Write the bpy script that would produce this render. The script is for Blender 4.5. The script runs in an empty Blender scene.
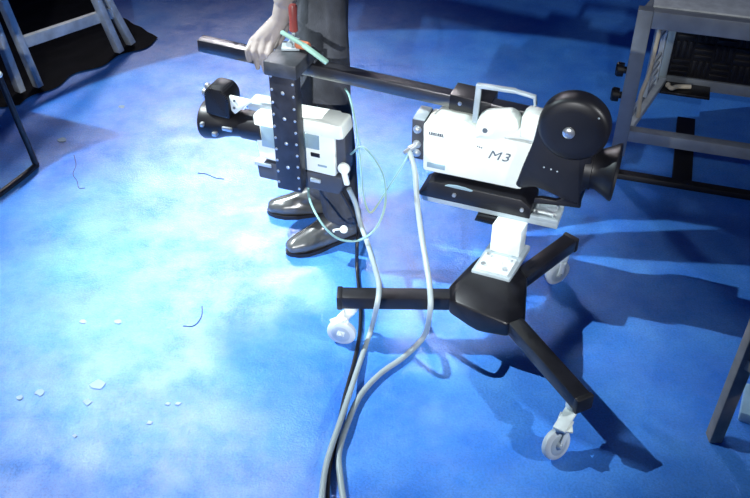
import bpy, bmesh, math, random
from math import sin, cos, radians, pi
from mathutils import Vector, Matrix
random.seed(7)
S = bpy.context.scene
COL = S.collection

# ------------------------------------------------------------------ camera numbers
F_PX, CAM_H, PITCH = 900.0, 1.9, radians(39)
CP, SP = cos(PITCH), sin(PITCH)
def ray(u, v):
    a = (u - 375) / F_PX; b = (v - 249) / F_PX
    return Vector((a, CP - b * SP, -SP - b * CP))
def at(u, v, z=0.0):                       # the spot of the place seen there, at height z
    r = ray(u, v); t = (z - CAM_H) / r.z
    return Vector((r.x * t, r.y * t, z))
def at_y(u, v, y):
    r = ray(u, v); t = y / r.y
    return Vector((r.x * t, y, CAM_H + r.z * t))
# the rig's own axes: a along the camera axis, b away from the viewer
TH = radians(21); RO = Vector((.40, 2.13, 0)); RD = Vector((cos(TH), -sin(TH), 0)); RN = Vector((sin(TH), cos(TH), 0))
def rig(a, b, z): return RO + RD * a + RN * b + Vector((0, 0, z))

# ------------------------------------------------------------------ materials
MATS = {}
def mat(name, col, rough=.5, metal=0., vary=.12, scale=12., bump=0., bscale=60., spec=.5, col2=None):
    m = bpy.data.materials.new(name); m.use_nodes = True
    nt = m.node_tree; N = nt.nodes; L = nt.links
    p = N['Principled BSDF']
    tc = N.new('ShaderNodeTexCoord'); nz = N.new('ShaderNodeTexNoise')
    nz.inputs['Scale'].default_value = scale; nz.inputs['Detail'].default_value = 6
    L.new(tc.outputs['Object'], nz.inputs['Vector'])
    rp = N.new('ShaderNodeValToRGB')
    c1 = [c * (1 - vary) for c in col]; c2 = [min(1, c * (1 + vary)) for c in (col2 or col)]
    rp.color_ramp.elements[0].position = .35; rp.color_ramp.elements[1].position = .68
    rp.color_ramp.elements[0].color = (*c1, 1); rp.color_ramp.elements[1].color = (*c2, 1)
    L.new(nz.outputs['Fac'], rp.inputs['Fac']); L.new(rp.outputs['Color'], p.inputs['Base Color'])
    p.inputs['Roughness'].default_value = rough; p.inputs['Metallic'].default_value = metal
    p.inputs['Specular IOR Level'].default_value = spec
    if bump:
        n2 = N.new('ShaderNodeTexNoise'); n2.inputs['Scale'].default_value = bscale; n2.inputs['Detail'].default_value = 4
        L.new(tc.outputs['Object'], n2.inputs['Vector'])
        b = N.new('ShaderNodeBump'); b.inputs['Strength'].default_value = bump; b.inputs['Distance'].default_value = .003
        L.new(n2.outputs['Fac'], b.inputs['Height']); L.new(b.outputs['Normal'], p.inputs['Normal'])
    MATS[name] = m
    return m
M_white = mat('ivory_plastic', (.80, .86, .80), .45, vary=.04)
M_whitemet = mat('white_enamel', (.72, .80, .80), .4, vary=.12, scale=30)
M_palegrey = mat('pale_grey_metal', (.42, .50, .54), .4, .2, vary=.15)
M_grey = mat('grey_painted_metal', (.24, .28, .32), .45, .1, vary=.15)
M_dgrey = mat('dark_grey_plastic', (.05, .055, .07), .5, vary=.2)
M_black = mat('black_plastic', (.009, .009, .012), .42, vary=.25)
M_blackmet = mat('black_enamel', (.010, .010, .013), .33, .0, vary=.3, scale=20)
M_beam = mat('glossy_black_tube', (.014, .014, .018), .30, .0, vary=.3, scale=20, spec=1.0)
_b = M_beam.node_tree.nodes['Principled BSDF']; _b.inputs['Coat Weight'].default_value = 1; _b.inputs['Coat Roughness'].default_value = .28; _b.inputs['Coat IOR'].default_value = 1.8
M_blackgloss = mat('black_gloss', (.006, .006, .008), .2, vary=.2)
M_panel = mat('black_crackle_metal', (.020, .022, .032), .45, .1, vary=.3, scale=25, bump=.15)
M_cap = mat('worn_grey_metal', (.055, .06, .07), .45, .2, vary=.35, scale=20)
M_glass = mat('lens_glass', (.01, .012, .03), .05, spec=.8)
M_steel = mat('bright_steel', (.70, .74, .76), .28, .85, vary=.1)
M_tire = mat('pale_rubber', (.55, .62, .66), .5, vary=.15)
M_lblue = mat('grey_blue_window', (.25, .36, .42), .3, vary=.1)
M_mark = mat('grey_print', (.10, .13, .16), .6)
M_cablew = mat('white_cable_rubber', (.33, .40, .42), .4, vary=.08)
M_cableg = mat('pale_green_cable_rubber', (.24, .44, .42), .4, vary=.08)
M_cableb = mat('black_cable_rubber', (.01, .01, .014), .4)
M_red = mat('red_brown_grip', (.22, .045, .04), .4, vary=.15)
M_orange = mat('orange_grip', (.55, .18, .09), .4, vary=.1)
M_mint = mat('mint_lever', (.28, .48, .40), .4, vary=.1)
M_skin = mat('skin', (.33, .285, .265), .5, vary=.08, scale=25, bump=.25, bscale=90)
M_trouser = mat('charcoal_wool', (.048, .054, .068), .85, vary=.3, scale=18, bump=.3, bscale=200)
M_shirt = mat('navy_cotton', (.03, .035, .06), .85, vary=.2, bump=.2)
M_shoe = mat('black_leather', (.075, .08, .08), .26, vary=.3, bump=.15, bscale=50, spec=.9)
M_sole = mat('shoe_sole', (.008, .008, .012), .6)
M_hair = mat('dark_hair', (.02, .015, .012), .6, bump=.5, bscale=120)
M_wood = mat('whitewashed_wood', (.58, .64, .64), .6, vary=.22, scale=16, bump=.3)
M_woodb = mat('pale_bare_wood', (.26, .23, .20), .6, vary=.2, scale=18, bump=.2)
M_sheet = mat('matt_black_sheet', (.006, .007, .012), .9, vary=.4, scale=8)
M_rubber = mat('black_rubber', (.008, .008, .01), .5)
M_cream = mat('cream_plastic', (.72, .66, .50), .45, vary=.1)
M_paper = mat('paper_scrap', (.26, .42, .58), .6, vary=.1)
M_thread = mat('dark_thread', (.03, .05, .12), .7)
M_wall = mat('ultramarine_wall', (.02, .05, .35), .7, vary=.1, scale=3)

def floor_mat():
    m = bpy.data.materials.new('blue_studio_floor_paint'); m.use_nodes = True
    nt = m.node_tree; N = nt.nodes; L = nt.links; p = N['Principled BSDF']
    tc = N.new('ShaderNodeTexCoord')
    def noise(scale, det, rough=.6):
        n = N.new('ShaderNodeTexNoise'); n.inputs['Scale'].default_value = scale
        n.inputs['Detail'].default_value = det; n.inputs['Roughness'].default_value = rough
        L.new(tc.outputs['Object'], n.inputs['Vector']); return n
    n1 = noise(3.2, 8, .65); n2 = noise(160, 3); n3 = noise(9, 10, .7)
    r1 = N.new('ShaderNodeValToRGB')
    r1.color_ramp.elements[0].position = .36; r1.color_ramp.elements[0].color = (.036, .205, .80, 1)
    r1.color_ramp.elements[1].position = .66; r1.color_ramp.elements[1].color = (.095, .345, .92, 1)
    L.new(n1.outputs['Fac'], r1.inputs['Fac'])
    mx = N.new('ShaderNodeMix'); mx.data_type = 'RGBA'; mx.blend_type = 'MULTIPLY'; mx.inputs['Factor'].default_value = .55
    r2 = N.new('ShaderNodeValToRGB')
    r2.color_ramp.elements[0].position = .3; r2.color_ramp.elements[0].color = (.45, .5, .55, 1)
    r2.color_ramp.elements[1].position = .6; r2.color_ramp.elements[1].color = (1, 1, 1, 1)
    L.new(n2.outputs['Fac'], r2.inputs['Fac'])
    L.new(r1.outputs['Color'], mx.inputs['A']); L.new(r2.outputs['Color'], mx.inputs['B'])
    L.new(mx.outputs['Result'], p.inputs['Base Color'])
    rr = N.new('ShaderNodeMapRange'); rr.inputs['From Min'].default_value = .35; rr.inputs['From Max'].default_value = .65
    rr.inputs['To Min'].default_value = .30; rr.inputs['To Max'].default_value = .54
    L.new(n3.outputs['Fac'], rr.inputs['Value']); L.new(rr.outputs['Result'], p.inputs['Roughness'])
    b = N.new('ShaderNodeBump'); b.inputs['Strength'].default_value = .35; b.inputs['Distance'].default_value = .004
    ad = N.new('ShaderNodeMath'); ad.operation = 'MULTIPLY_ADD'; ad.inputs[1].default_value = 2.0
    L.new(n3.outputs['Fac'], ad.inputs[0]); L.new(n2.outputs['Fac'], ad.inputs[2])
    L.new(ad.outputs[0], b.inputs['Height']); L.new(b.outputs['Normal'], p.inputs['Normal'])
    n4 = noise(7.0, 10, .75); sp = N.new('ShaderNodeMapRange'); sp.inputs['From Min'].default_value = .40; sp.inputs['From Max'].default_value = .60
    sp.inputs['To Min'].default_value = .35; sp.inputs['To Max'].default_value = 1.0
    L.new(n4.outputs['Fac'], sp.inputs['Value']); L.new(sp.outputs['Result'], p.inputs['Specular IOR Level'])
    return m
M_floor = floor_mat()

# ------------------------------------------------------------------ mesh helpers
def new(): return bmesh.new()
def add_box(bm, x0, x1, y0, y1, z0, z1, bev=0., M=None):
    t = bmesh.new()
    bmesh.ops.create_cube(t, size=1)
    for v in t.verts:
        v.co = Vector(((x0 + x1) / 2 + v.co.x * (x1 - x0), (y0 + y1) / 2 + v.co.y * (y1 - y0), (z0 + z1) / 2 + v.co.z * (z1 - z0)))
    if bev: bmesh.ops.bevel(t, geom=t.edges[:], offset=bev, segments=2, affect='EDGES', profile=.5)
    merge(bm, t, M)
def merge(bm, t, M=None):
    if M is not None: bmesh.ops.transform(t, matrix=M, verts=t.verts[:])
    mp = {}
    for v in t.verts: mp[v] = bm.verts.new(v.co)
    for f in t.faces:
        try: bm.faces.new([mp[v] for v in f.verts])
        except ValueError: pass
    t.free()
def add_prism(bm, pts, b0, b1, bev=0., axis='y', M=None):     # polygon in (x,z) pulled along y, or in (x,y) along z
    t = bmesh.new()
    g = (lambda p, b: (p[0], b, p[1])) if axis == 'y' else (lambda p, b: (p[0], p[1], b))
    lo = [t.verts.new(g(p, b0)) for p in pts]; hi = [t.verts.new(g(p, b1)) for p in pts]
    t.faces.new(lo); t.faces.new(hi[::-1]); n = len(pts)
    for i in range(n): t.faces.new((lo[i], hi[i], hi[(i + 1) % n], lo[(i + 1) % n]))
    bmesh.ops.recalc_face_normals(t, faces=t.faces[:])
    if bev: bmesh.ops.bevel(t, geom=t.edges[:], offset=bev, segments=2, affect='EDGES', profile=.5)
    merge(bm, t, M)
def frame_of(d):
    d = d.normalized(); u = Vector((0, 0, 1)) if abs(d.z) < .9 else Vector((1, 0, 0))
    x = d.cross(u).normalized(); return x, d.cross(x).normalized()
def add_lathe(bm, p0, axis, prof, n=28):                      # prof: (distance along axis, radius)
    p0 = Vector(p0); axis = Vector(axis).normalized(); x, y = frame_of(axis)
    rings = []
    for t, r in prof:
        rings.append([bm.verts.new(p0 + axis * t + (x * cos(2 * pi * k / n) + y * sin(2 * pi * k / n)) * max(r, 1e-4)) for k in range(n)])
    for A, B in zip(rings, rings[1:]):
        for k in range(n): bm.faces.new((A[k], A[(k + 1) % n], B[(k + 1) % n], B[k]))
    bm.faces.new(rings[0][::-1]); bm.faces.new(rings[-1])
def add_cyl(bm, p0, p1, r0, r1=None, n=20, bev=0.):
    p0 = Vector(p0); p1 = Vector(p1); r1 = r0 if r1 is None else r1; L = (p1 - p0).length
    pr = [(0, r0), (L, r1)]
    if bev: pr = [(0, r0 - bev), (bev * .3, r0 - bev * .3), (bev, r0), (L - bev, r1), (L - bev * .3, r1 - bev * .3), (L, r1 - bev)]
    add_lathe(bm, p0, p1 - p0, pr, n)
def smooth_path(pts, sub=8):
    pts = [Vector(p) for p in pts]; out = []
    P = [pts[0] * 2 - pts[1]] + pts + [pts[-1] * 2 - pts[-2]]
    for i in range(1, len(P) - 2):
        for k in range(sub):
            t = k / sub; a, b, c, d = P[i - 1], P[i], P[i + 1], P[i + 2]
            out.append(.5 * ((2 * b) + (c - a) * t + (2 * a - 5 * b + 4 * c - d) * t * t + (3 * b - a - 3 * c + d) * t ** 3))
    out.append(pts[-1]); return out
def add_tube(bm, pts, r, n=10, sub=8):
    path = smooth_path(pts, sub) if sub > 1 else [Vector(p) for p in pts]
    rings = []; up = None
    for i, p in enumerate(path):
        d = (path[min(i + 1, len(path) - 1)] - path[max(i - 1, 0)]).normalized()
        if up is None: up = frame_of(d)[0]
        x = (up - d * up.dot(d)).normalized(); up = x; y = d.cross(x)
        rr = r(i / (len(path) - 1)) if callable(r) else r
        rings.append([bm.verts.new(p + (x * cos(2 * pi * k / n) + y * sin(2 * pi * k / n)) * rr) for k in range(n)])
    for A, B in zip(rings, rings[1:]):
        for k in range(n): bm.faces.new((A[k], A[(k + 1) % n], B[(k + 1) % n], B[k]))
    bm.faces.new(rings[0][::-1]); bm.faces.new(rings[-1])
def add_bar(bm, p0, p1, w, h, bev=.004, up=(0, 0, 1)):        # a squared bar from p0 to p1
    p0 = Vector(p0); p1 = Vector(p1); d = p1 - p0; L = d.length; x = d.normalized()
    u = Vector(up); y = u.cross(x)
    if y.length < 1e-3: y = Vector((0, 1, 0)).cross(x)
    y.normalize(); z = x.cross(y)
    M = Matrix(((x.x, y.x, z.x, p0.x), (x.y, y.y, z.y, p0.y), (x.z, y.z, z.z, p0.z), (0, 0, 0, 1)))
    add_box(bm, 0, L, -w / 2, w / 2, -h / 2, h / 2, bev, M)
def add_ball(bm, c, r, sx=1, sy=1, sz=1):
    t = bmesh.new(); bmesh.ops.create_uvsphere(t, u_segments=20, v_segments=12, radius=r)
    merge(bm, t, Matrix.Translation(Vector(c)) @ Matrix.Diagonal((sx, sy, sz, 1)))
def hull(bm, pts, bev=0.):
    t = bmesh.new()
    for p in pts: t.verts.new(p)
    r = bmesh.ops.convex_hull(t, input=t.verts[:])
    bmesh.ops.delete(t, geom=list({g for g in r['geom_interior'] + r['geom_unused'] if isinstance(g, bmesh.types.BMVert)}), context='VERTS')
    bmesh.ops.dissolve_limit(t, angle_limit=.05, verts=t.verts[:], edges=t.edges[:])
    if bev: bmesh.ops.bevel(t, geom=t.edges[:], offset=bev, segments=2, affect='EDGES', profile=.5)
    merge(bm, t)
def obj(name, bm, m, parent=None, label=None, smooth=True, shift=None):
    if shift is not None: bmesh.ops.translate(bm, vec=-Vector(shift), verts=bm.verts[:])
    bmesh.ops.recalc_face_normals(bm, faces=bm.faces[:])
    me = bpy.data.meshes.new(name); bm.to_mesh(me); bm.free()
    me.materials.append(m)
    if smooth:
        for p in me.polygons: p.use_smooth = True
        try: me.set_sharp_from_angle(angle=radians(38))
        except Exception: pass
    o = bpy.data.objects.new(name, me); COL.objects.link(o)
    if parent: o.parent = parent
    if shift is not None and parent is None: o.location = Vector(shift)
    if label: o['label'] = label
    return o
def thing(name, label, cat, loc=(0, 0, 0), rotz=0., group=None):
    o = bpy.data.objects.new(name, None); COL.objects.link(o)
    o.location = loc; o.rotation_euler = (0, 0, rotz); o.empty_display_size = .05
    o['label'] = label; o['category'] = cat
    if group: o['group'] = group
    return o
def tag(o, label, cat, group=None):
    o['label'] = label; o['category'] = cat
    if group: o['group'] = group
    return o

# ------------------------------------------------------------------ the setting
bm = new()
bmesh.ops.create_grid(bm, x_segments=2, y_segments=2, size=1)
for v in bm.verts: v.co = Vector((v.co.x * 6, 4 + v.co.y * 6, 0))
fl = obj('floor', bm, M_floor, smooth=False); fl['kind'] = 'structure'; fl['label'] = 'scuffed blue painted studio floor'
bm = new(); add_box(bm, -6, 6, 9.9, 10, 0, 4.5)
w = obj('wall_back', bm, M_wall, smooth=False); w['kind'] = 'structure'

# ------------------------------------------------------------------ three legged dolly
HUB = Vector((.338, 1.93, 0))
dolly = thing('camera_dolly', 'low black three legged dolly on pale casters carrying the camera lettered M3', 'camera dolly', HUB)
def L(p): return Vector(p) - HUB
tips = [Vector((-.105, 1.938, .148)), Vector((.533, 1.535, .148)), Vector((.612, 2.20, .148))]
hp = []
for tip in tips:
    d = (tip - HUB); d.z = 0; d.normalize(); s = Vector((-d.y, d.x, 0))
    r0 = HUB + d * .125
    for k in (-1, 1):
        for z in (.122, .172): hp.append(L(r0 + s * .029 * k + Vector((0, 0, z))))
for (x, y) in ((.275, 2.0), (.385, 1.952), (.405, 2.06), (.315, 2.085)): hp.append(L((x, y, .192)))
for a in range(6): hp.append(L(HUB + Vector((.10 * cos(a * pi / 3), .10 * sin(a * pi / 3), .105))))
bm = new(); hull(bm, hp, .006); obj('hub', bm, M_blackmet, dolly)
for i, tip in enumerate(tips):
    d = tip - HUB; d.z = 0; d.normalize(); s = Vector((-d.y, d.x, 0))
    bm = new(); add_bar(bm, L(HUB + d * .10 + Vector((0, 0, .148))), L(tip), .050, .046, .007)
    lg = obj('leg', bm, M_blackmet, dolly)
    bm = new(); add_bar(bm, L(tip - d * .012), L(tip + d * .005), .053, .049, .004)
    obj('end_cap', bm, M_rubber, lg)
# casters
for tip, (cx, cy), ax in ((tips[0], (-.098, 1.905), (.25, 1, 0)), (tips[1], (.468, 1.492), (.52, -.80, .30)), (tips[2], (.578, 2.175), (.5, -1, 0))):
    d = tip - HUB; d.z = 0; d.normalize()
    st = tip - d * .035
    ax = Vector(ax).normalized(); W = Vector((cx, cy, .044)); flat = Vector((ax.x, ax.y, 0)).normalized()
    bm = new()
    add_cyl(bm, L(st + Vector((0, 0, -.045))), L(st + Vector((0, 0, -.022))), .021, n=18, bev=.003)
    top = Vector((st.x, st.y, .106)) * .6 + Vector((W.x, W.y, .106)) * .4
    add_bar(bm, L(Vector((st.x, st.y, .100))), L(Vector((W.x, W.y, .096))), .034, .010, .003)
    for k in (-1, 1):
        q = W + flat * .017 * k
        add_bar(bm, L(Vector((top.x, top.y, .098)) + flat * .017 * k), L(q), .022, .004, .0015, up=flat)
    cas = obj('caster', bm, M_whitemet, dolly, label='pale swivel caster')
    bm = new(); add_lathe(bm, L(W - ax * .012), ax, [(0, .028), (.001, .037), (.005, .043), (.012, .044), (.019, .043), (.023, .037), (.024, .028)], 36)
    obj('wheel', bm, M_tire, cas)
    bm = new()
    for k in (-1, 1): add_lathe(bm, L(W + ax * k * .011), ax * k, [(0, .030), (.002, .027), (.002, .012), (.006, .010), (.010, .005)], 24)
    obj('wheel_hub', bm, M_palegrey, cas)
    bm = new(); t2 = W + Vector((-d.x * .0, -.02, .05)) - flat.cross(Vector((0, 0, 1))) * .028
    add_bar(bm, L(Vector((top.x, top.y, .088))), L(t2), .026, .007, .003)
    obj('brake_pedal', bm, M_white, cas)
# slab arm, bolted plate, neck
def slab(x0, x1, y0, y1, z0, z1, bev):
    b = new(); e = Vector((.098, -.041, 0)).normalized(); g = Vector((.079, .152, 0)).normalized(); o = Vector((.284, 2.0, 0))
    M = Matrix(((e.x, g.x, 0, o.x - HUB.x), (e.y, g.y, 0, o.y - HUB.y), (0, 0, 1, 0), (0, 0, 0, 1)))
    add_box(b, x0, x1, y0, y1, z0, z1, bev, M); return b, M
b, MS = slab(-.004, .112, 0, .178, .180, .202, .004); obj('mount_arm', b, M_palegrey, dolly)
b, _ = slab(.006, .102, .008, .088, .2015, .210, .003); pl = obj('bolted_plate', b, M_whitemet, dolly, label='scuffed white bolted plate')
for x, y in ((.022, .024), (.086, .024), (.022, .072), (.086, .072)):
    b = new(); p = MS @ Vector((x, y, .209)); add_cyl(b, p, p + Vector((0, 0, .009)), .0085, n=6); obj('bolt', b, M_steel, pl)
b = new(); p = MS @ Vector((.054, .048, .209)); add_cyl(b, p, p + Vector((0, 0, .006)), .017, n=20, bev=.002); obj('pivot_disc', b, M_whitemet, pl)
b, _ = slab(.010, .100, .106, .160, .2015, .300, .004); obj('neck', b, M_whitemet, dolly)
# head: rail, wedge plate, lever (in rig axes)
def rigbox(b, a0, a1, b0, b1, z0, z1, bev=0.):
    M = Matrix(((RD.x, RN.x, 0, RO.x - HUB.x), (RD.y, RN.y, 0, RO.y - HUB.y), (0, 0, 1, 0), (0, 0, 0, 1)))
    add_box(b, a0, a1, b0, b1, z0, z1, bev, M); return M
b = new(); MR = rigbox(b, -.272, .142, -.012, .088, .298, .317, .002); rigbox(b, -.04, .142, -.012, .0, .314, .328, .002); rigbox(b, -.04, .142, .072, .084, .314, .328, .002)
rail = obj('slide_rail', b, M_palegrey, dolly)
b = new(); rigbox(b, .055, .13, .025, .032, .316, .322, .001); obj('guide_strip', b, M_whitemet, rail)
for a_, b_ in ((.07, .006), (.07, .066), (.125, .01), (.125, .06)):
    b = new(); p = MR @ Vector((a_, b_, .316)); add_cyl(b, p, p + Vector((0, 0, .014)), .004, n=8); obj('screw', b, M_steel, rail)
b = new()
add_prism(b, [(-.285, .322), (-.272, .316), (.06, .316), (.06, .352), (.03, .376), (-.235, .376), (-.255, .368), (-.255, .345)], -.016, .092, .003, 'y', MR)
wd = obj('wedge_plate', b, M_black, dolly)
b = new(); add_prism(b, [(-.20, .372), (-.19, .377), (-.165, .380), (-.14, .379), (-.115, .374), (-.12, .371)], -.020, -.015, 0, 'y', MR); obj('bubble_level', b, M_lblue, wd)
for a_ in (-.17, .035):
    b = new(); p = MR @ Vector((a_, -.016, .345)); add_cyl(b, p, p - RN * .006, .006, n=10); obj('screw', b, M_steel, wd)
b = new(); add_prism(b, [(-.10, .281), (-.095, .296), (-.02, .296), (-.015, .286), (-.03, .279)], -.035, .01, .003, 'y', MR); obj('locking_lever', b, M_blackgloss, dolly)
b = new(); rigbox(b, -.175, -.145, .102, .126, .30, .585, .002); rigbox(b, -.19, -.13, .07, .126, .30, .317, .002); obj('beam_bracket', b, M_blackmet, dolly)

# ------------------------------------------------------------------ camera lettered M3
cam1 = thing('video_camera', 'ivory video camera lettered M3 with round black lens housing, on the dolly', 'video camera', rig(0, 0, .376), -TH)
Z1 = .376
def P2(pts): return [(x, z - Z1) for x, z in pts]
def rounded(pts, r, n=3):
    out = []; N_ = len(pts)
    for i in range(N_):
        p = Vector(pts[i]); a = Vector(pts[i - 1]) - p; c = Vector(pts[(i + 1) % N_]) - p
        k = min(r, a.length * .4, c.length * .4); A = p + a.normalized() * k; C = p + c.normalized() * k
        for j in range(n + 1):
            t = j / n; q = A * (1 - t) ** 2 + p * 2 * t * (1 - t) + C * t * t; out.append((q.x, q.y))
    return out
b = new()
add_prism(b, rounded(P2([(-.276, .398), (.020, .400), (.046, .45), (.053, .54), (.053, .572), (.0, .574), (-.05, .566), (-.10, .556), (-.20, .556), (-.28, .558)]), .010), 0, .095, .004)
add_prism(b, rounded(P2([(-.05, .555), (-.05, .580), (.0, .604), (.053, .602), (.053, .555)]), .008), 0, .043, .004)
body = obj('body', b, M_white, cam1)
b = new(); add_prism(b, rounded(P2([(-.265, .554), (-.245, .583), (-.16, .583), (-.125, .562), (-.13, .552)]), .008), .012, .092, .004); obj('top_cover', b, M_white, body)
b = new(); add_prism(b, rounded(P2([(-.126, .545), (-.122, .606), (-.105, .622), (-.035, .640), (-.012, .628), (-.002, .600), (-.03, .570), (-.06, .552)]), .008), -.006, .043, .005)
hump = obj('finder_mount', b, M_white, body)
b = new(); add_lathe(b, (-.096, -.006, .580 - Z1), (0, -1, 0), [(0, .021), (.004, .020), (.005, .013)], 26); obj('dial', b, M_white, hump)
b = new(); add_lathe(b, (-.096, -.010, .580 - Z1), (0, -1, 0), [(0, .008), (.004, .007)], 16); obj('dial_screw', b, M_mark, hump)
b = new(); add_prism(b, rounded(P2([(.0, .575), (.0, .640), (.012, .656), (.052, .654), (.060, .640), (.060, .565)]), .006), -.004, .043, .004); obj('front_block', b, M_white, body)
b = new(); add_box(b, -.264, -.208, -.002, .002, .413 - Z1, .430 - Z1, .001); nl = obj('name_plate', b, M_lblue, body)
b = new()
for k in range(7):
    x = -.262 + k * .0065; add_box(b, x, x + (.0048 if k % 3 else .0035), -.0012, .001, .526 - Z1, .534 - Z1)
add_box(b, -.262, -.216, -.0011, .001, .5245 - Z1, .5258 - Z1)
obj('maker_mark', b, M_mark, body)
cu = bpy.data.curves.new('m3', 'FONT'); cu.body = 'M3'; cu.size = .050; cu.shear = .30; cu.extrude = .0008; cu.space_character = 1.12
tmp = bpy.data.objects.new('tmp', cu); COL.objects.link(tmp)
dg = bpy.context.evaluated_depsgraph_get(); dg.update()
me = bpy.data.meshes.new_from_object(tmp.evaluated_get(dg)); bpy.data.objects.remove(tmp)
for v in me.vertices: v.co = Vector((-.086 + v.co.x * .96, -.0008 - v.co.z, .486 - Z1 + v.co.y * .80))
me.materials.clear(); me.materials.append(M_mark)
tx = bpy.data.objects.new('lettering', me); COL.objects.link(tx); tx.parent = body; tx['label'] = 'grey slanted letters M3'
b = new()
for k, (x, z) in enumerate(((-.118, .515), (-.112, .514), (-.106, .513))): add_box(b, x, x + .004, -.001, .001, z - Z1, z + .004 - Z1)
obj('small_print', b, M_mark, body)
# rear connectors
b = new(); add_box(b, -.318, -.279, .010, .090, .425 - Z1, .558 - Z1, .004); rear = obj('rear_panel', b, M_dgrey, cam1)
b = new(); add_box(b, -.316, -.281, .012, .088, .553 - Z1, .563 - Z1, .003); obj('rear_trim', b, M_palegrey, rear)
for z in (.528, .478, .448):
    b = new(); add_lathe(b, (-.300, .010, z - Z1), (0, -1, 0), [(0, .0125), (.004, .0125), (.004, .009), (.012, .008), (.014, .004)], 18); obj('connector', b, M_steel, rear)
b = new(); add_lathe(b, (-.302, -.002, .478 - Z1), (-.5, -.6, -.25), [(0, .008), (.02, .009), (.022, .006), (.04, .005)], 14); obj('cable_plug', b, M_steel, rear)
# handle
b = new()
add_bar(b, (-.137, .030, .575 - Z1), (-.133, .030, .698 - Z1), .014, .016, .003)
add_bar(b, (-.140, .030, .692 - Z1), (-.03, .030, .696 - Z1), .018, .011, .003)
add_bar(b, (-.045, .030, .697 - Z1), (.026, .030, .688 - Z1), .016, .008, .002)
add_bar(b, (.022, .030, .691 - Z1), (.028, .030, .664 - Z1), .016, .007, .002)
hd = obj('carry_handle', b, M_palegrey, cam1)
# black lens housing
b = new()
add_prism(b, rounded(P2([(.047, .640), (.040, .570), (.020, .490), (.006, .420), (.020, .412), (.062, .428), (.125, .414), (.150, .400), (.195, .398), (.190, .440), (.205, .455), (.206, .585), (.17, .64)]), .008), -.012, .085, .006)
hs = obj('lens_housing', b, M_black, cam1)
b = new(); add_prism(b, rounded(P2([(.064, .366), (.064, .386), (.085, .391), (.125, .392), (.160, .420), (.195, .405), (.196, .384), (.10, .374)]), .003), -.006, .010, .003)
obj('lens_support', b, M_black, hs)
b = new(); add_lathe(b, (.142, .045, .634 - Z1), (0, -1, 0), [(0, .080), (.004, .091), (.012, .096), (.050, .096), (.060, .092), (.066, .082), (.068, .060), (.0685, .02)], 56)
dsc = obj('round_cover', b, M_black, hs)
b = new(); add_lathe(b, (.134, -.022, .630 - Z1), (0, -1, 0), [(0, .017), (.006, .016), (.009, .012), (.010, .006)], 20); obj('cover_knob', b, M_steel, dsc)
for x, z in ((.205, .690), (.080, .50), (.10, .498), (.118, .495)):
    b = new(); add_lathe(b, (x, -.0245 if z > .6 else -.0115, z - Z1), (0, -1, 0), [(0, .003), (.002, .002)], 8); obj('screw', b, M_palegrey, dsc if z > .6 else hs)
b = new(); add_lathe(b, (.19, .035, .500 - Z1), (1, 0, 0), [(0, .060), (.02, .062), (.021, .057), (.035, .058), (.055, .068), (.075, .080), (.082, .082), (.084, .079), (.070, .066), (.055, .055), (.05, .02)], 48)
hood = obj('lens_hood', b, M_black, hs)
b = new(); add_lathe(b, (.239, .035, .500 - Z1), (1, 0, 0), [(0, .045), (.002, .045), (.006, .03), (.008, .005)], 32); obj('front_glass', b, M_glass, hood)

# ------------------------------------------------------------------ long beam with hanging black board
AN = radians(-1.6)
beam = thing('support_beam', 'long black square beam held by a hand, running behind the camera lettered M3', 'beam', rig(-.2, .07, .593), -TH)
b = new(); M = Matrix.Rotation(-AN, 4, 'Y')
M = Matrix.Rotation(radians(2.0), 4, 'Y')
add_box(b, -.835, .240, -.020, .020, 0, .040, .003, M); bt = obj('beam_tube', b, M_beam, beam)
b = new(); add_box(b, -.022, .10, -.0225, .056, -.004, .044, .003, M); sl = obj('sleeve', b, M_blackmet, beam)
b = new(); add_lathe(b, (.012, -.026, .024), (0, -1, 0), [(0, .006), (.004, .005)], 12); obj('screw', b, M_steel, sl)
# board: local a measured from -.2
def LB(a, bb, z): return (a + .2, bb - .07, z - .593)
b = new(); x0, y0, z0 = LB(-.732, -.094, .672); x1, y1, z1 = LB(-.630, .046, .716)
add_box(b, x0, x1, y0, y1, z0, z1, .004)
_, yb, zb = LB(0, .0985, .61); _, ym, zm = LB(0, .0925, .663)
add_box(b, x0, x1, y1 - .01, yb, zm, zm + .010, .003); add_box(b, x0, x1, ym, yb, zb, zm + .01, .002)
obj('clamp_block', b, M_cap, beam, label='grey clamp block over the beam')
b = new(); x0, y0, z0 = LB(-.720, -.090, .279); x1, y1, z1 = LB(-.637, -.050, .694)
add_box(b, x0, x1, y0, y1, z0, z1, .004); board = obj('hanging_board', b, M_panel, beam, label='black hanging board dotted with bright rivets')
riv = [(-.722, z) for z in (.655, .612, .57, .53, .49, .45, .41, .37, .33, .29)] + [(-.654, z) for z in (.64, .60, .56, .52, .48, .44, .40, .36, .32, .28)] + [(-.688, z) for z in (.605, .52, .435, .35)]
for a_, z_ in riv:
    b = new(); add_lathe(b, LB(a_ + .010, -.090, z_ + .016), (0, -1, 0), [(0, .0042 if a_ != -.688 else .006), (.002, .004), (.003, .002)], 10); obj('rivet', b, M_steel, board)

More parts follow.
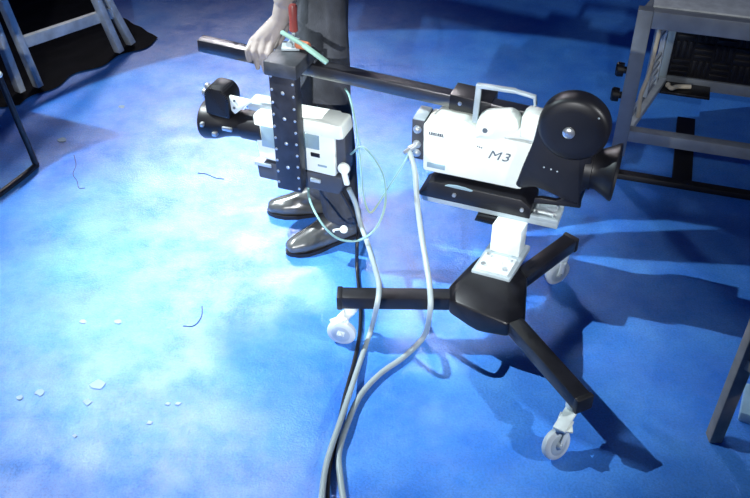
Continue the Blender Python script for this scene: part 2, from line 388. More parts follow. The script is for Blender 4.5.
# ------------------------------------------------------------------ second camera behind the board
Z2 = .318
cam2 = thing('video_camera', 'white video camera pointing left, hung behind the black riveted board', 'video camera', rig(-.592, -.013, Z2 + .009), -TH)
def C2(a, bb, z): return (a + .60, bb, z - Z2)
def Q2(pts): return [(a + .60, z - Z2) for a, z in pts]
b = new(); add_prism(b, rounded(Q2([(-.812, .330), (-.822, .42), (-.824, .480), (-.800, .505), (-.56, .512), (-.553, .500), (-.553, .318), (-.66, .320)]), .008), -.02, .052, .004)
bd = obj('body', b, M_white, cam2)
b = new(); add_prism(b, rounded(Q2([(-.660, .468), (-.655, .512), (-.525, .512), (-.518, .468), (-.535, .462), (-.6, .462)]), .008), -.034, .046, .005); obj('top_cover', b, M_white, bd)
b = new(); add_box(b, *[v for pr in zip(C2(-.650, -.0235, .405), C2(-.604, -.017, .455)) for v in pr], .002); obj('display_window', b, M_lblue, bd)
b = new(); add_box(b, *[v for pr in zip(C2(-.634, -.0225, .377), C2(-.604, -.017, .391)) for v in pr], .001); obj('cassette_slot', b, M_black, bd)
b = new(); add_box(b, *[v for pr in zip(C2(-.612, -.0215, .345), C2(-.582, -.017, .352)) for v in pr], .0005); obj('name_plate', b, M_lblue, bd)
b = new(); add_box(b, *[v for pr in zip(C2(-.800, -.0225, .375), C2(-.75, -.017, .450)) for v in pr], .002); obj('display_window', b, M_lblue, bd)
b = new(); add_box(b, *[v for pr in zip(C2(-.555, -.012, .33), C2(-.522, .046, .462)) for v in pr], .004); rp2 = obj('rear_panel', b, M_dgrey, cam2)
b = new(); p = Vector(C2(-.522, -.03, .362)); add_lathe(b, p - Vector((0, -.02, 0)), (0, -1, 0), [(0, .006), (.012, .006), (.013, .019), (.022, .019), (.025, .015)], 20)
add_bar(b, p + Vector((.0, -.002, 0)), p + Vector((.012, -.002, -.055)), .014, .018, .005); obj('latch_lever', b, M_white, rp2, label='white teardrop latch lever')
b = new(); add_prism(b, rounded(Q2([(-.822, .250), (-.826, .300), (-.79, .316), (-.535, .316), (-.530, .290), (-.545, .252)]), .006), -.018, .042, .003); bp = obj('base_plate', b, M_dgrey, cam2)
b = new(); add_box(b, *[v for pr in zip(C2(-.835, -.02, .296), C2(-.775, .06, .310)) for v in pr], .003); obj('base_rail', b, M_palegrey, bp)
b = new(); add_box(b, *[v for pr in zip(C2(-.640, -.024, .282), C2(-.605, -.016, .294)) for v in pr], .002); obj('side_catch', b, M_palegrey, bp)
# lens pointing left
b = new(); add_lathe(b, C2(-.822, .018, .420), (-1, 0, -.06), [(-.02, .046), (.01, .048), (.055, .046), (.056, .042), (.09, .044), (.12, .050), (.15, .060), (.185, .064), (.190, .062), (.190, .052), (.18, .045), (.17, .02)], 44)
l2 = obj('lens_barrel', b, M_black, cam2)
b = new(); add_lathe(b, Vector(C2(-.822, .018, .420)) + Vector((-1, 0, -.06)).normalized() * .171, (-1, 0, -.06), [(0, .045), (.004, .04), (.006, .005)], 32); obj('front_glass', b, M_glass, l2)
b = new(); add_prism(b, rounded(Q2([(-.985, .455), (-.985, .530), (-.965, .552), (-.915, .550), (-.897, .525), (-.900, .450)]), .012), -.03, .05, .010); obj('servo_grip', b, M_black, l2)
b = new(); add_prism(b, rounded(Q2([(-.900, .532), (-.815, .530), (-.850, .502), (-.885, .470), (-.897, .480)]), .004), -.02, -.012, .002); br = obj('triangle_bracket', b, M_white, cam2, label='white triangular bracket')
b = new()
for a_, z_ in ((-.883, .518), (-.886, .492)): add_lathe(b, C2(a_, -.020, z_), (0, -1, 0), [(0, .005), (.002, .004)], 6)
obj('bolt', b, M_mark, br)
b = new(); add_bar(b, C2(-.815, -.01, .538), C2(-.735, -.01, .538), .014, .012, .003); obj('finder_arm', b, M_white, cam2)
b = new(); add_box(b, *[v for pr in zip(C2(-.845, -.012, .488), C2(-.76, .05, .518)) for v in pr], .008); obj('finder_mount', b, M_palegrey, cam2)
for a_, bb, z_, w_ in ((-.915, -.032, .415, .035), (-.992, -.052, .425, .012), (-.955, -.046, .395, .016)):
    b = new(); add_box(b, *[v for pr in zip(C2(a_ - w_ / 2, bb, z_ - .007), C2(a_ + w_ / 2, bb + .02, z_ + .007)) for v in pr], .003); obj('focus_tab', b, M_steel, l2)
for a_, z_ in ((-1.005, .512), (-.992, .535)):
    b = new(); add_ball(b, C2(a_ + .01, -.0, z_), .012, 1, .8, 1.2); obj('iris_knob', b, M_steel, l2)

# ------------------------------------------------------------------ clamp on top of the block
CO = rig(-.69, 0, .7172)
clamp = thing('toggle_clamp', 'clamp with red upright grip and mint green lever on the grey block', 'clamp', CO)
def CL(a, bb, z): return rig(a + .018, bb, z + .004) - CO
b = new(); add_box(b, -.024, .028, -.015, .02, .0, .010, .002); add_bar(b, CL(-.712, .005, .715), CL(-.690, .005, .742), .016, .018, .003); add_cyl(b, CL(-.705, -.012, .730), CL(-.705, .025, .730), .010, n=14); add_cyl(b, CL(-.702, .01, .735), CL(-.700, .015, .772), .005, n=10)
obj('clamp_body', b, M_palegrey, clamp)
b = new(); add_lathe(b, CL(-.701, .015, .760), CL(-.702, .022, .86) - CL(-.701, .015, .760), [(0, .008), (.004, .0125), (.04, .0115), (.072, .013), (.080, .010), (.082, .005)], 18); obj('upright_grip', b, M_red, clamp)
b = new(); add_lathe(b, CL(-.690, .0, .732), CL(-.648, .0, .731) - CL(-.690, .0, .732), [(0, .008), (.006, .013), (.04, .012), (.046, .006)], 16); obj('short_grip', b, M_orange, clamp)
b = new(); add_bar(b, CL(-.728, -.012, .768), CL(-.655, -.018, .742), .012, .010, .003); add_bar(b, CL(-.658, -.018, .743), CL(-.582, -.022, .702), .017, .010, .003); obj('lever', b, M_mint, clamp)
b = new(); add_box(b, .0, .0 + .03, -.006, .006, .028, .034, .002); o_ = obj('lever_stop', b, M_palegrey, clamp)

# ------------------------------------------------------------------ person
def roundcones(chains):
    b = new()
    for ch in chains:
        for (p0, r0), (p1, r1) in zip(ch, ch[1:]):
            p0 = Vector(p0); p1 = Vector(p1); d = p1 - p0
            if d.length > 1e-4: add_lathe(b, p0, d, [(d.length * k / 4, r0 + (r1 - r0) * k / 4) for k in range(5)], 16)
        for p, r in ch: add_ball(b, p, r)
    return b
def remeshed(name, bm, m, parent, voxel, it=4, shift=None):
    o = obj(name, bm, m, None)
    md = o.modifiers.new('r', 'REMESH'); md.mode = 'VOXEL'; md.voxel_size = voxel
    sm = o.modifiers.new('s', 'SMOOTH'); sm.iterations = it; sm.factor = .5
    dg = bpy.context.evaluated_depsgraph_get(); dg.update()
    me = bpy.data.meshes.new_from_object(o.evaluated_get(dg))
    o.modifiers.clear(); o.data = me; me.name = name
    me.materials.clear(); me.materials.append(m)
    for p in me.polygons: p.use_smooth = True
    if parent:
        o.parent = parent; o.matrix_parent_inverse = parent.matrix_world.inverted()
    return o
FWD = Vector((-.88, -.475, 0)); LEFT = Vector((.475, -.88, 0)); UP = Vector((0, 0, 1))
an_l = Vector((-.105, 2.418, .085)); an_r = Vector((-.165, 2.562, .085))
kn_l = rig(-.655, .155, .47); kn_r = rig(-.715, .26, .47)
hip_l = rig(-.735, .300, .90); hip_r = rig(-.79, .42, .90)
chest = Vector((-.275, 2.67, 1.30)); waist = Vector((-.235, 2.70, 1.06)); neckb = Vector((-.30, 2.655, 1.47))
sh_l = chest + LEFT * .175 + Vector((0, 0, .10)); sh_r = chest - LEFT * .175 + Vector((0, 0, .10))
wr = rig(-.735, .078, .835); el = (sh_l + wr) / 2 + Vector((.06, .0, -.02))
toe_l = Vector((-.255, 2.338, .035)); toe_r = Vector((-.34, 2.553, .035))
head = neckb + FWD * .075 + Vector((0, 0, .165))
# hand: palm over the beam, fingers down the near face
ch = []
ch.append([(hip_l, .075), (kn_l, .052), (an_l, .034), (an_l + (toe_l - an_l) * .6 + Vector((0, 0, -.022)), .024), (toe_l, .016)])
ch.append([(hip_r, .075), (kn_r, .052), (an_r, .034), (an_r + (toe_r - an_r) * .6 + Vector((0, 0, -.022)), .024), (toe_r, .016)])
ch.append([(hip_l, .085), (hip_r, .085)]); pel = (hip_l + hip_r) / 2 + Vector((0, 0, .05))
ch.append([(pel, .125), (waist, .115), (chest, .14), (neckb, .055), (head - Vector((0, 0, .06)), .052)])
ch.append([(chest + LEFT * .07, .125), (chest - LEFT * .07, .125)])
ch.append([(neckb - Vector((0, 0, .04)), .06), (sh_l, .055), (el, .046), (wr, .036)])
el_r = sh_r + Vector((.05, .06, -.29)); wr_r = el_r + FWD * .12 + Vector((0, 0, -.22))
ch.append([(neckb - Vector((0, 0, .04)), .06), (sh_r, .055), (el_r, .042), (wr_r, .027)])
# head and face
ch.append([(head + Vector((0, 0, .03)), .088), (head + FWD * .02 + Vector((0, 0, -.05)), .066), (head + FWD * .045 + Vector((0, 0, -.10)), .036)])
ch.append([(head + FWD * .088 + Vector((0, 0, .01)), .010), (head + FWD * .106 + Vector((0, 0, -.03)), .013)])
for k in (-1, 1):
    ch.append([(head + LEFT * .085 * k + Vector((0, 0, .015)), .014), (head + LEFT * .084 * k + Vector((0, 0, -.025)), .010)])
    ch.append([(head + FWD * .086 + LEFT * .032 * k + Vector((0, 0, .028)), .012), (head + FWD * .082 + LEFT * .045 * k + Vector((0, 0, .026)), .010)])
ch.append([(head + FWD * .079 + LEFT * .022 + Vector((0, 0, -.068)), .008), (head + FWD * .079 - LEFT * .022 + Vector((0, 0, -.068)), .008)])
def hand_over_beam():
    c = []
    kn = [rig(-0.840, .052, .690), rig(-0.818, .048, .703), rig(-0.795, .048, .708), rig(-0.773, .052, .704)]
    pm = rig(-0.753, .072, .765)
    for k in kn: c.append([(wr, .029), (pm, .026), (k, .0125)])
    tipz = (.632, .612, .606, .618)
    for i, k in enumerate(kn):
        a_ = (-.846, -.822, -.798, -.775)[i]; zt = .618 + .040 + .5 * 0 + .0
        c.append([(k, .0112), (rig(a_, .028, .672), .0100), (rig(a_ - .002, .0355, .638), .0090), (rig(a_ - .002, .0400, tipz[i]), .0080)])
    c.append([(pm, .020), (rig(-0.750, .098, .735), .014), (rig(-0.773, .112, .690), .012), (rig(-0.793, .108, .655), .010)])
    return c
def free_hand(w, d, side):
    c = []; n = d.cross(side).normalized(); pm = w + d * .05
    for i in range(4):
        k = w + d * (.092 - abs(i - 1.3) * .004) + side * (.030 - .02 * i)
        c.append([(w, .024), (pm + side * (.018 - .012 * i), .017), (k, .0115)])
        l = (.028, .032, .030, .024)[i]; q1 = k + d * l * 1.3 + n * .008; q2 = q1 + d * l * .8 + n * .012; q3 = q2 + d * l * .5 + n * .014
        c.append([(k, .0105), (q1, .0095), (q2, .0085), (q3, .0075)])
    c.append([(w + d * .02 + side * .012, .018), (w + d * .055 + side * .045 + n * .008, .0125), (w + d * .085 + side * .055 + n * .018, .010), (w + d * .105 + side * .055 + n * .022, .0085)])
    return c
ch += hand_over_beam() + free_hand(wr_r, Vector((-.25, -.14, -.95)).normalized(), Vector((-.85, -.45, .2)).normalized())
person = remeshed('person', roundcones(ch), M_skin, None, .0040, 2)
tag(person, 'person in charcoal trousers and black shoes standing behind the beam, one hand gripping it', 'person')
# trousers
tc = []
for hip, kn, an, k in ((hip_l, kn_l, an_l, 1), (hip_r, kn_r, an_r, -1)):
    tc.append([(hip, .102), (hip * .5 + kn * .5, .087), (kn, .078), (kn * .5 + an * .5 , .072), (an + Vector((-.010, .0, .035)), .066)])
tc.append([(hip_l + UP * .03, .115), (hip_r + UP * .03, .115)]); tc.append([(pel, .138), (waist, .128)])
bmT = roundcones(tc)
tr = remeshed('trousers', bmT, M_trouser, None, .008, 4)
# flatten each hem just above the shoe
for v in tr.data.vertices:
    if v.co.z < .062: v.co.z = .062 + (v.co.z - .062) * .02
for v in tr.data.vertices:                       # soft vertical folds of cloth
    k = .004 * sin(v.co.x * 70 + v.co.z * 9) * sin(v.co.y * 40 - v.co.z * 6); v.co.x += k; v.co.y += k
tr.parent = person
sc = []
sc.append([(waist - UP * .04, .134), (waist, .132), (chest, .155), (neckb - UP * .02, .066)])
sc.append([(chest + LEFT * .08, .138), (chest - LEFT * .08, .138)])
cuff_l = el * .35 + wr * .65
sc.append([(neckb - UP * .04, .068), (sh_l, .072), (el, .058), (cuff_l, .046)])
sc.append([(neckb - UP * .04, .068), (sh_r, .072), (el_r, .058), (el_r * .2 + wr_r * .8, .044)])
sh = remeshed('shirt', roundcones(sc), M_shirt, None, .010, 3); sh.parent = person
hc = [[(head + UP * .045 - FWD * .012, .094), (head - FWD * .03 + UP * .0, .086), (head - FWD * .04 - UP * .05, .06)], [(head + UP * .09 + FWD * .04, .052), (head + UP * .09 - FWD * .03, .06)]]
hr = remeshed('hair', roundcones(hc), M_hair, None, .008, 2); hr.parent = person
def shoe(an, toe):
    d = (toe - an); d.z = 0; d.normalize(); s = Vector((-d.y, d.x, 0)); heel = Vector((an.x, an.y, 0)) - d * .065; Lh = .285
    c = []
    def q(t, k, z): return heel + d * (Lh * t) + s * k + UP * z
    c.append([(q(.12, 0, .050), .034), (q(.16, 0, .088), .042), (q(.32, 0, .082), .042), (q(.48, 0, .062), .038)])
    for k in (-1, 1):
        c.append([(q(.11, .004 * k, .032), .030), (q(.35, .008 * k, .036), .034), (q(.58, .013 * k, .034), .033), (q(.76, .014 * k, .030), .029), (q(.89, .006 * k, .027), .024)])
    c.append([(q(.48, 0, .062), .036), (q(.66, 0, .042), .034), (q(.84, 0, .032), .028)])
    o = remeshed('shoe', roundcones(c), M_shoe, None, .0055, 5)
    for v in o.data.vertices:
        if v.co.z < .012: v.co.z = .012
    o.parent = person
    b = new(); pr = [(-.0, .020), (.03, .034), (.12, .036), (.30, .036), (.45, .040), (.62, .049), (.76, .048), (.88, .036), (.96, .018), (.985, .004)]
    pts = [q(t, k, 0) for t, k in pr] + [q(t, -k, 0) for t, k in pr[::-1]]
    add_prism(b, [(p.x, p.y) for p in pts], .001, .014, 0, 'z'); so = obj('sole', b, M_sole, o)
    b = new()
    for t in (.36, .43, .50): add_tube(b, [q(t, -.024, .098 - (t - .3) * .09), q(t + .01, 0, .119 - (t - .3) * .13), q(t, .024, .098 - (t - .3) * .09)], .0028, 6, 5)
    obj('laces', b, M_sole, o)
shoe(an_l, toe_l); shoe(an_r, toe_r)

# ------------------------------------------------------------------ cables
def cable(name, pts, r, m, label, cat='cable', group=None, plugs=()):
    b = new(); add_tube(b, pts, r, 10, 8)
    o = obj(name, b, m, None, shift=pts[-1]); tag(o, label, cat, group); return o
c1 = cable('camera_cable', [rig(-.319, -.012, .470), at_y(415, 172, 2.17), at_y(417, 200, 2.13), at_y(421, 232, 2.06), at_y(426, 262, 1.97), at_y(430, 290, 1.88), at_y(430, 312, 1.845), at(424, 336, .0135), at(405, 356, .0115), at(380, 374, .0115), at(360, 396, .0115), at(347, 425, .0115), at(339, 452, .0115), at(340, 475, .0115), at(344, 505, .0115), at(349, 540, .0115)], .0085, M_cablew,
           'thick white cable hanging from the rear of the camera lettered M3 to the floor')
c2 = cable('camera_cable', [rig(-.508, -.020, .285), at_y(356, 205, 2.29), at_y(360, 222, 2.26), at_y(367, 242, 2.18), at_y(374, 264, 2.06), at_y(379, 285, 1.92), at_y(377, 305, 1.845), at(371, 330, .0135), at(360, 362, .0115), at(350, 392, .030), at(340, 422, .034), at(332, 445, .030), at(325, 470, .030), at(321, 505, .030), at(319, 540, .030)], .0080, M_cablew,
           'thick white cable from below the second camera, left one crossing the dolly leg')
c3 = cable('thin_cable', [rig(-.318, -.01, .455), at_y(404, 163, 2.18), at_y(388, 188, 2.19), at_y(373, 211, 2.19), at_y(367, 208, 2.19), at_y(363, 190, 2.20), at_y(360, 155, 2.22), at_y(356, 125, 2.24), at_y(350, 98, 2.26), rig(-.535, .035, .600)], .0032, M_cableg,
           'thin pale green cable drooping from the M3 camera rear up to the beam')
c4 = cable('thin_cable', [rig(-.507, -.0, .400), at_y(362, 147, 2.16), at_y(374, 158, 2.16), at_y(384, 178, 2.16), at_y(385, 205, 2.16), at_y(376, 228, 2.16), at_y(360, 240, 2.16), at_y(342, 240, 2.16), at_y(328, 231, 2.16), at_y(316, 214, 2.19), at_y(309, 197, 2.28), rig(-.655, .0, .2525)], .0036, M_cableg,
           'thin pale green cable looping below the riveted board and past the trouser cuff')
c5 = cable('floor_cable', [rig(-.56, .02, .252), at_y(357, 222, 2.32), at_y(357, 245, 2.26), at(357, 268, .01), at(360, 300, .0075), at(360, 330, .0075), at(354, 362, .0075), at(344, 400, .0075), at(336, 440, .0075), at(329, 470, .0075), at(327, 510, .0075), at(326, 540, .0075)], .0060, M_cableb,
           'thin black cable lying beneath the white cables, passing the left caster')
b = new(); pp = at_y(344, 229, 2.165); add_lathe(b, pp, (-.1, -.9, .3), [(-.008, .006), (0, .012), (.006, .0125), (.010, .009)], 18)
add_tube(b, [pp, pp + Vector((-.03, .0, -.004)), at_y(334, 232, 2.165)], .003, 8, 5)
cp = obj('cable_plug', b, M_white, None, shift=pp); tag(cp, 'small round white plug beside the trouser cuff', 'plug')

# ------------------------------------------------------------------ cart at the right
CT = Vector((.858, 2.77, 0)); CR = radians(-17.0)
cart = thing('equipment_cart', 'grey metal equipment cart with black woven back panel at the right edge', 'cart', CT, CR)
W_, D_, ZB, ZT, XB = .80, .50, .165, .66, .125
def bx(name, x0, x1, y0, y1, z0, z1, m, bev=.003, parent=cart, label=None):
    b = new(); add_box(b, x0, x1, y0, y1, z0, z1, bev); return obj(name, b, m, parent, label)
for x, y in ((0, 0), (W_ - .05, 0), (W_ - .05, D_ - .04)): bx('upright', x, x + .05, y, y + .04, .10 if y == 0 else ZB, ZT, M_grey)
bx('lower_rail', .05, W_ - .05, 0, .04, ZB, ZB + .045, M_grey); bx('upper_rail', .05, W_ - .05, 0, .04, ZT - .06, ZT, M_grey)
bx('lower_rail', XB + .03, W_ - .05, D_ - .04, D_, ZB, ZB + .045, M_grey); bx('upper_rail', XB + .03, W_ - .05, D_ - .04, D_, ZT - .06, ZT, M_grey)
bx('inner_upright', XB - .005, XB + .03, D_ - .045, D_ - .005, ZB, ZT - .005, M_palegrey, label='pale inner upright')
b = new(); add_bar(b, (.036, .042, ZB + .030), (XB + .01, D_ - .05, ZB + .030), .046, .028, .003); sr = obj('side_rail', b, M_whitemet, cart, label='pale slanting side rail')
b = new(); add_bar(b, (.037, .060, ZB + .0445), (XB + .0, D_ - .07, ZB + .0445), .009, .004, .001); obj('groove', b, M_grey, sr)
b = new(); add_bar(b, (.030, .042, ZT - .03), (XB + .01, D_ - .05, ZT - .03), .035, .04, .003); obj('side_rail', b, M_grey, cart)
bx('side_rail', W_ - .04, W_, .04, D_ - .04, ZB, ZB + .04, M_grey); bx('side_rail', W_ - .04, W_, .04, D_ - .04, ZT - .05, ZT, M_grey)
bx('top_tray', .045, W_ - .045, .038, D_ - .038, ZT - .012, ZT + .006, M_whitemet, label='white cart top')
b = new(); add_box(b, XB + .03, W_ - .05, D_ - .030, D_ - .022, ZB + .045, ZT - .06)
ts = .0735
for i in range(8):
    for j in range(5):
        x = XB + .035 + i * ts; z = ZB + .05 + j * ts
        if x + ts > W_ - .05: continue
        for k in range(3):
            o_ = .006 + k * .0235
            if (i + j) % 2: add_box(b, x + o_, x + o_ + .016, D_ - .037, D_ - .029, z + .003, z + ts - .003, .002)
            else: add_box(b, x + .003, x + ts - .003, D_ - .037, D_ - .029, z + o_, z + o_ + .016, .002)
obj('woven_panel', b, M_black, cart, label='black basket weave panel')
b = new()                                          # pale slotted strip beside the inner upright
def sd(t, z): return Vector((.030 + (XB - .02) * t, .042 + (D_ - .092) * t, z))
for t in (.50, .78): add_bar(b, sd(t, ZB + .055), sd(t, ZT - .055), .020, .012, .002, up=(.25, .97, 0))
for k in range(11):
    z = ZB + .08 + k * .034
    if k not in (4, 5, 8): add_bar(b, sd(.50, z), sd(.78, z), .012, .016, .002)
obj('slotted_strip', b, M_whitemet, cart, label='pale slotted strip')
for z in (.335, .432):
    b = new(); add_lathe(b, (0, .02, z), (-1, 0, 0), [(0, .012), (.008, .012), (.009, .024), (.03, .025), (.036, .020), (.037, .01)], 24); obj('rubber_bumper', b, M_rubber, cart)
b = new(); add_box(b, .02, W_, .0, .035, .0006, .024, .003); add_box(b, .235, .305, .035, .5, .0006, .02, .003); obj('shadow_bars', b, M_rubber, cart)  # black bars on the floor, shaped as the shadow stripes under the cart
for x in (.006, W_ - .046): bx('foot', x, x + .038, .004, .036, .0006, .11, M_rubber)
def cl(x, y, z): return CT + Matrix.Rotation(CR, 3, 'Z') @ Vector((x, y, z))
b = new(); add_tube(b, [cl(.082, .12, .60), cl(.082, .12, .50), cl(.078, .115, .38), cl(.066, .10, .30), cl(.072, .10, .215)], .008, 10)
hc_ = obj('hanging_cable', b, M_cream, None, shift=cl(.082, .12, .60)); tag(hc_, 'cream cable hanging inside the grey cart behind its left upright', 'cable')
bx('lower_shelf', XB, XB + .20, D_ - .13, D_ - .04, ZB + .012, ZB + .024, M_black)
b = new(); add_tube(b, [cl(.165, D_ - .105, .203), cl(.18, D_ - .12, .201), cl(.20, D_ - .10, .201), cl(.25, D_ - .085, .201)], .009, 10); add_lathe(b, cl(.17, D_ - .105, .203), cl(.158, D_ - .10, .205) - cl(.17, D_ - .105, .203), [(0, .0105), (.010, .0105), (.013, .007)], 12)
pg = obj('cable_plug', b, M_cream, None, shift=cl(.16, D_ - .12, .19)); tag(pg, 'cream plug end lying low inside the grey cart', 'plug')

# ------------------------------------------------------------------ trestle and black sheet at the upper left
A_, B_, C_, D2 = at(22, 95), at(40, 90), at(133, 47), at(121, 55)
tres = thing('folding_trestle', 'folded whitewashed wooden trestle with paired legs at the upper left', 'trestle', B_)
def TL(p): return Vector(p) - B_
bt_, ct_ = Vector((-1.53, 3.49, .66)), Vector((-1.33, 3.80, .66)); at_, dt_ = Vector((-1.575, 3.44, .66)), Vector((-1.385, 3.78, .66))
bt_ = B_ + (at_y(6, 10, 3.44) - B_) * 1.7; ct_ = C_ + (at_y(112, 9, 3.83) - C_) * 2.9; at_ = A_ + (at_y(-11, 9, 3.39) - A_) * 1.6; dt_ = D2 + (at_y(99, 6, 3.75) - D2) * 2.3
for p, q in ((A_, at_), (B_, bt_), (C_, ct_), (D2, dt_)):
    b = new(); add_bar(b, TL(p + (q - p).normalized() * .018), TL(q), .044, .030, .004, up=(.6, .8, 0)); obj('leg', b, M_wood, tres)
k = .52; sB = B_ + (bt_ - B_) * (.215 / bt_.z); sC = C_ + (ct_ - C_) * (.175 / ct_.z)
b = new(); add_bar(b, TL(sB), TL(sC), .026, .050, .004); obj('stretcher', b, M_wood, tres)
for p, q in ((at_, dt_), (bt_, ct_)):
    b = new(); add_bar(b, TL(p), TL(q), .03, .05, .004); obj('top_rail', b, M_wood, tres)
# black sheet lying on the floor in long ripples, the trestle stands on it
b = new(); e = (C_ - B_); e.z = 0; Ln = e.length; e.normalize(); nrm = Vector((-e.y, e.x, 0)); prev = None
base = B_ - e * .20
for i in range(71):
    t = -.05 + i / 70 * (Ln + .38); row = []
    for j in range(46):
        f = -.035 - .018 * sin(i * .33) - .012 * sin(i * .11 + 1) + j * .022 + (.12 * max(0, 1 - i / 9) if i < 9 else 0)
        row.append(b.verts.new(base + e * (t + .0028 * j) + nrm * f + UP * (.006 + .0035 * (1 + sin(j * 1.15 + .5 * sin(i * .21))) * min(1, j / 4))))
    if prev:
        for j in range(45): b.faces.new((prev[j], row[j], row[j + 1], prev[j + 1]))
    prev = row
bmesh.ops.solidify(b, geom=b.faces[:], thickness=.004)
dr = obj('floor_sheet', b, M_sheet, None, shift=base); tag(dr, 'black rippled sheet on the floor beneath the whitewashed wooden trestle', 'floor_sheet')

# ------------------------------------------------------------------ sled chair at the left edge
ch0 = at(37, 168)
chair = thing('sled_chair', 'black tube framed chair at the left edge, only its bent leg in view', 'chair', ch0)
f1 = at_y(-1, 76, 2.86) - ch0; f2 = at(0, 197) - ch0
rr = f2.normalized()
def side(off):
    o = Vector(off)
    s1 = f1 * 1.18
    return [o + s1, o + f1 * .5 , o + f1 * .06 + Vector((0, 0, .010)), o + Vector((0, 0, .012)) + rr * .02, o + rr * .25 + Vector((0, 0, .012)), o + rr * .46 + Vector((0, 0, .012))]
for off in ((0, 0, 0), (-.44, .18, 0)):
    b = new(); add_tube(b, side(off), .0115, 10, 5); obj('sled_leg', b, M_blackmet, chair)
b = new(); add_tube(b, [rr * .455 + Vector((0, 0, .012)), rr * .46 + Vector((-.22, .09, .012)), rr * .455 + Vector((-.44, .18, .012))], .0115, 10, 5); obj('floor_bar', b, M_blackmet, chair)
s1 = f1 * 1.18
b = new(); e1 = rr * .44; e2 = Vector((-.44, .18, 0))
hull(b, [s1 + x * e1 + y * e2 + Vector((0, 0, z)) for x in (-.03, 1.0) for y in (0, 1.02) for z in (.008, .045)], .008); obj('seat', b, M_black, chair)
b = new(); hull(b, [s1 + e2 * y + e1 * x + Vector((0, 0, z)) for (x, z) in ((-.02, .12), (.04, .12), (-.12, .46), (-.07, .46)) for y in (0.03, .97)], .008); obj('backrest', b, M_black, chair)
for y in (.1, .9):
    b = new(); add_bar(b, s1 + e2 * y + e1 * .05 + Vector((0, 0, .03)), s1 + e2 * y - e1 * .05 + Vector((0, 0, .30)), .02, .02, .003); obj('back_frame', b, M_blackmet, chair)
b = new(); add_ball(b, f1 * 1.0 + Vector((.006, -.012, .012)), .013); obj('end_knob', b, M_white, chair, label='white end knob')
b = new(); add_box(b, -.026, .026, -.03, .03, .0, .022, .006, Matrix.Translation(rr * .265)); obj('floor_pad', b, M_rubber, chair)

# ------------------------------------------------------------------ wooden stool at the right bottom
SO = at(712, 440) + Vector((.006, .006, 0))
stool = thing('wooden_stool', 'pale bare wood stool leg at the bottom right corner', 'stool', SO)
for x, y in ((0, 0), (.27, -.30), (.32, .25), (.59, -.05)):
    b = new(); add_bar(b, (x, y, 0), (x + (.012 if x < .2 else -.012), y, .62), .036, .036, .004, up=(0, 1, 0)); obj('leg', b, M_woodb, stool)
for (p, q, z) in (((0, 0), (.27, -.30), .30), ((.32, .25), (.59, -.05), .30), ((.0, .0), (.32, .25), .34), ((.27, -.30), (.59, -.05), .34)):
    b = new(); add_bar(b, (p[0], p[1], z), (q[0], q[1], z), .022, .034, .003); obj('stretcher', b, M_woodb, stool)
b = new(); add_prism(b, rounded([(-.045, .0), (.27, -.345), (.635, -.05), (.32, .295)], .05, 5), .618, .650, .004, 'z'); obj('seat', b, M_woodb, stool)
b = new(); add_box(b, 0, .09, 0, .12, 0, .036, .005)
pk = obj('white_packet', b, M_paper, None); pk.location = at(737, 421); pk.rotation_euler = (0, 0, radians(-25)); tag(pk, 'small white packet on the floor behind the bare wood stool leg', 'packet')

# ------------------------------------------------------------------ litter on the floor
scr = [((98, 385), .020, 'largest oval pale scrap on the floor at lower left'), ((88, 402), .014, 'square pale scrap just below the largest oval scrap'),
       ((40, 393), .012, 'pale flake left of the largest oval scrap'), ((20, 398), .009, 'tiny pale flake nearest the left edge among the lower scraps'),
       ((118, 322), .010, 'pale flat scrap, right one of the upper pair on the left floor'), ((83, 322), .009, 'pale flat scrap, left one of the upper pair on the left floor'),
       ((168, 404), .007, 'tiny square flake, left of two close flakes right of the largest scrap'), ((178, 404), .007, 'tiny square flake, right of two close flakes right of the largest scrap'),
       ((150, 423), .007, 'tiny flake below the two close square flakes'), ((122, 107), .012, 'pale flake on the floor in front of the wooden trestle'),
       ((75, 436), .007, 'tiny flake below the square scrap, lowest on the left floor'), ((62, 140), .016, 'pale streaky scrap on the floor right of the black chair leg')]
for i, ((u, v), r, lab) in enumerate(scr):
    b = new(); n = 4 if 'square' in lab else 9; pts = []
    for k in range(n):
        a_ = 2 * pi * k / n + .4; q = r * random.uniform(.75, 1.15); pts.append((cos(a_) * q * 1.25, sin(a_) * q))
    add_prism(b, pts, 0, .0025, 0, 'z')
    o = obj('paper_scrap', b, M_paper, None, smooth=False); o.location = at(u, v, .0005); o.rotation_euler = (0, 0, random.uniform(-.5, .5)); tag(o, lab, 'scrap', 'paper scraps on the floor')
for pts, lab in (([(74, 155), (76, 165), (73, 174), (77, 181), (79, 188), (85, 188)], 'wavy dark thread on the floor beside the chair shadow at left'),
                 ([(202, 306), (202, 314), (199, 321), (193, 326), (183, 326)], 'hooked dark thread on the floor left of the left caster'),
                 ([(198, 173), (206, 174), (216, 178), (224, 179)], 'short dark thread on the bright floor below the left lens')):
    b = new(); add_tube(b, [at(u, v, .0015) for u, v in pts], .0013, 6, 6); o = obj('thread', b, M_thread, None, shift=at(*pts[0])); tag(o, lab, 'thread', 'threads on the floor')

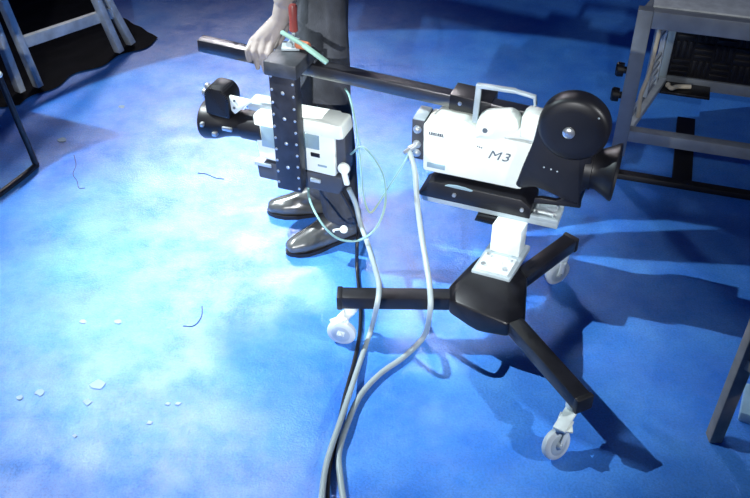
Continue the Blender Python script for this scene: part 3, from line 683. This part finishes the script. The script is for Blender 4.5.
# ------------------------------------------------------------------ lights of the studio, plus two added fill spots
def spot(name, loc, aim, power, size, blend, col=(1, 1, 1), rad=.05):
    l = bpy.data.lights.new(name, 'SPOT'); l.energy = power; l.spot_size = radians(size); l.spot_blend = blend; l.color = col; l.shadow_soft_size = rad
    o = bpy.data.objects.new(name, l); COL.objects.link(o); o.location = loc
    o.rotation_euler = (Vector(aim) - Vector(loc)).to_track_quat('-Z', 'Y').to_euler(); return o
KA = Vector((-1.9, 2.65, 2.4))
KX = Vector((-.35, 2.54, 0))
spot('key_spot', KA, KX, 215, 54, .04, (.78, .95, 1.0), .010)
spot('core_spot', KA, (-.32, 2.26, 0), 560, 42, 1.0, (.92, .99, 1), .012)
spot('right_spot', (2.9, .35, 2.45), (.0, 1.95, .25), 340, 25, .6, (.95, .98, 1.0), .04)
spot('front_spot', (-.62, -.25, 1.5), (.06, 2.2, .45), 380, 29, .7, (.97, .99, 1.0), .02)
spot('trestle_added_fill', (-.75, -.3, 2.3), (-1.42, 3.75, .25), 190, 15, 1.0, (1, .98, .95), .05)  # added fill with no known source, brightens the trestle legs
spot('cart_added_fill', (.2, -.4, 2.4), (1.25, 2.95, .42), 130, 20, 1.0, (1, .98, .95), .05)  # another added fill, no real lamp behind it, lifts the cart front
al = bpy.data.lights.new('back_softbox', 'AREA'); al.energy = 12; al.shape = 'SQUARE'; al.size = 1.2; al.spread = radians(28); al.color = (1, .94, 1)
ao = bpy.data.objects.new('back_softbox', al); COL.objects.link(ao); ao.location = (-1.16, 6.95, 3.6)
ao.rotation_euler = (Vector((-.40, 2.25, 0)) - Vector(ao.location)).to_track_quat('-Z', 'Y').to_euler()
W = bpy.data.worlds.new('studio_dark'); S.world = W; W.use_nodes = True
bgn = W.node_tree.nodes['Background']; bgn.inputs['Color'].default_value = (.20, .32, 1, 1); bgn.inputs['Strength'].default_value = .07

# ------------------------------------------------------------------ camera
cd = bpy.data.cameras.new('photo_camera'); cd.sensor_width = 36; cd.lens = 36 * F_PX / 750; cd.clip_start = .05
co = bpy.data.objects.new('photo_camera', cd); COL.objects.link(co); co.location = (0, 0, CAM_H); co.rotation_euler = (pi / 2 - PITCH, 0, 0)
S.camera = co
vs = S.view_settings; S.display_settings.display_device = 'sRGB'
vs.view_transform = 'Standard'; vs.look = 'None'; vs.exposure = 0.0; vs.gamma = 1.0; vs.use_curve_mapping = False
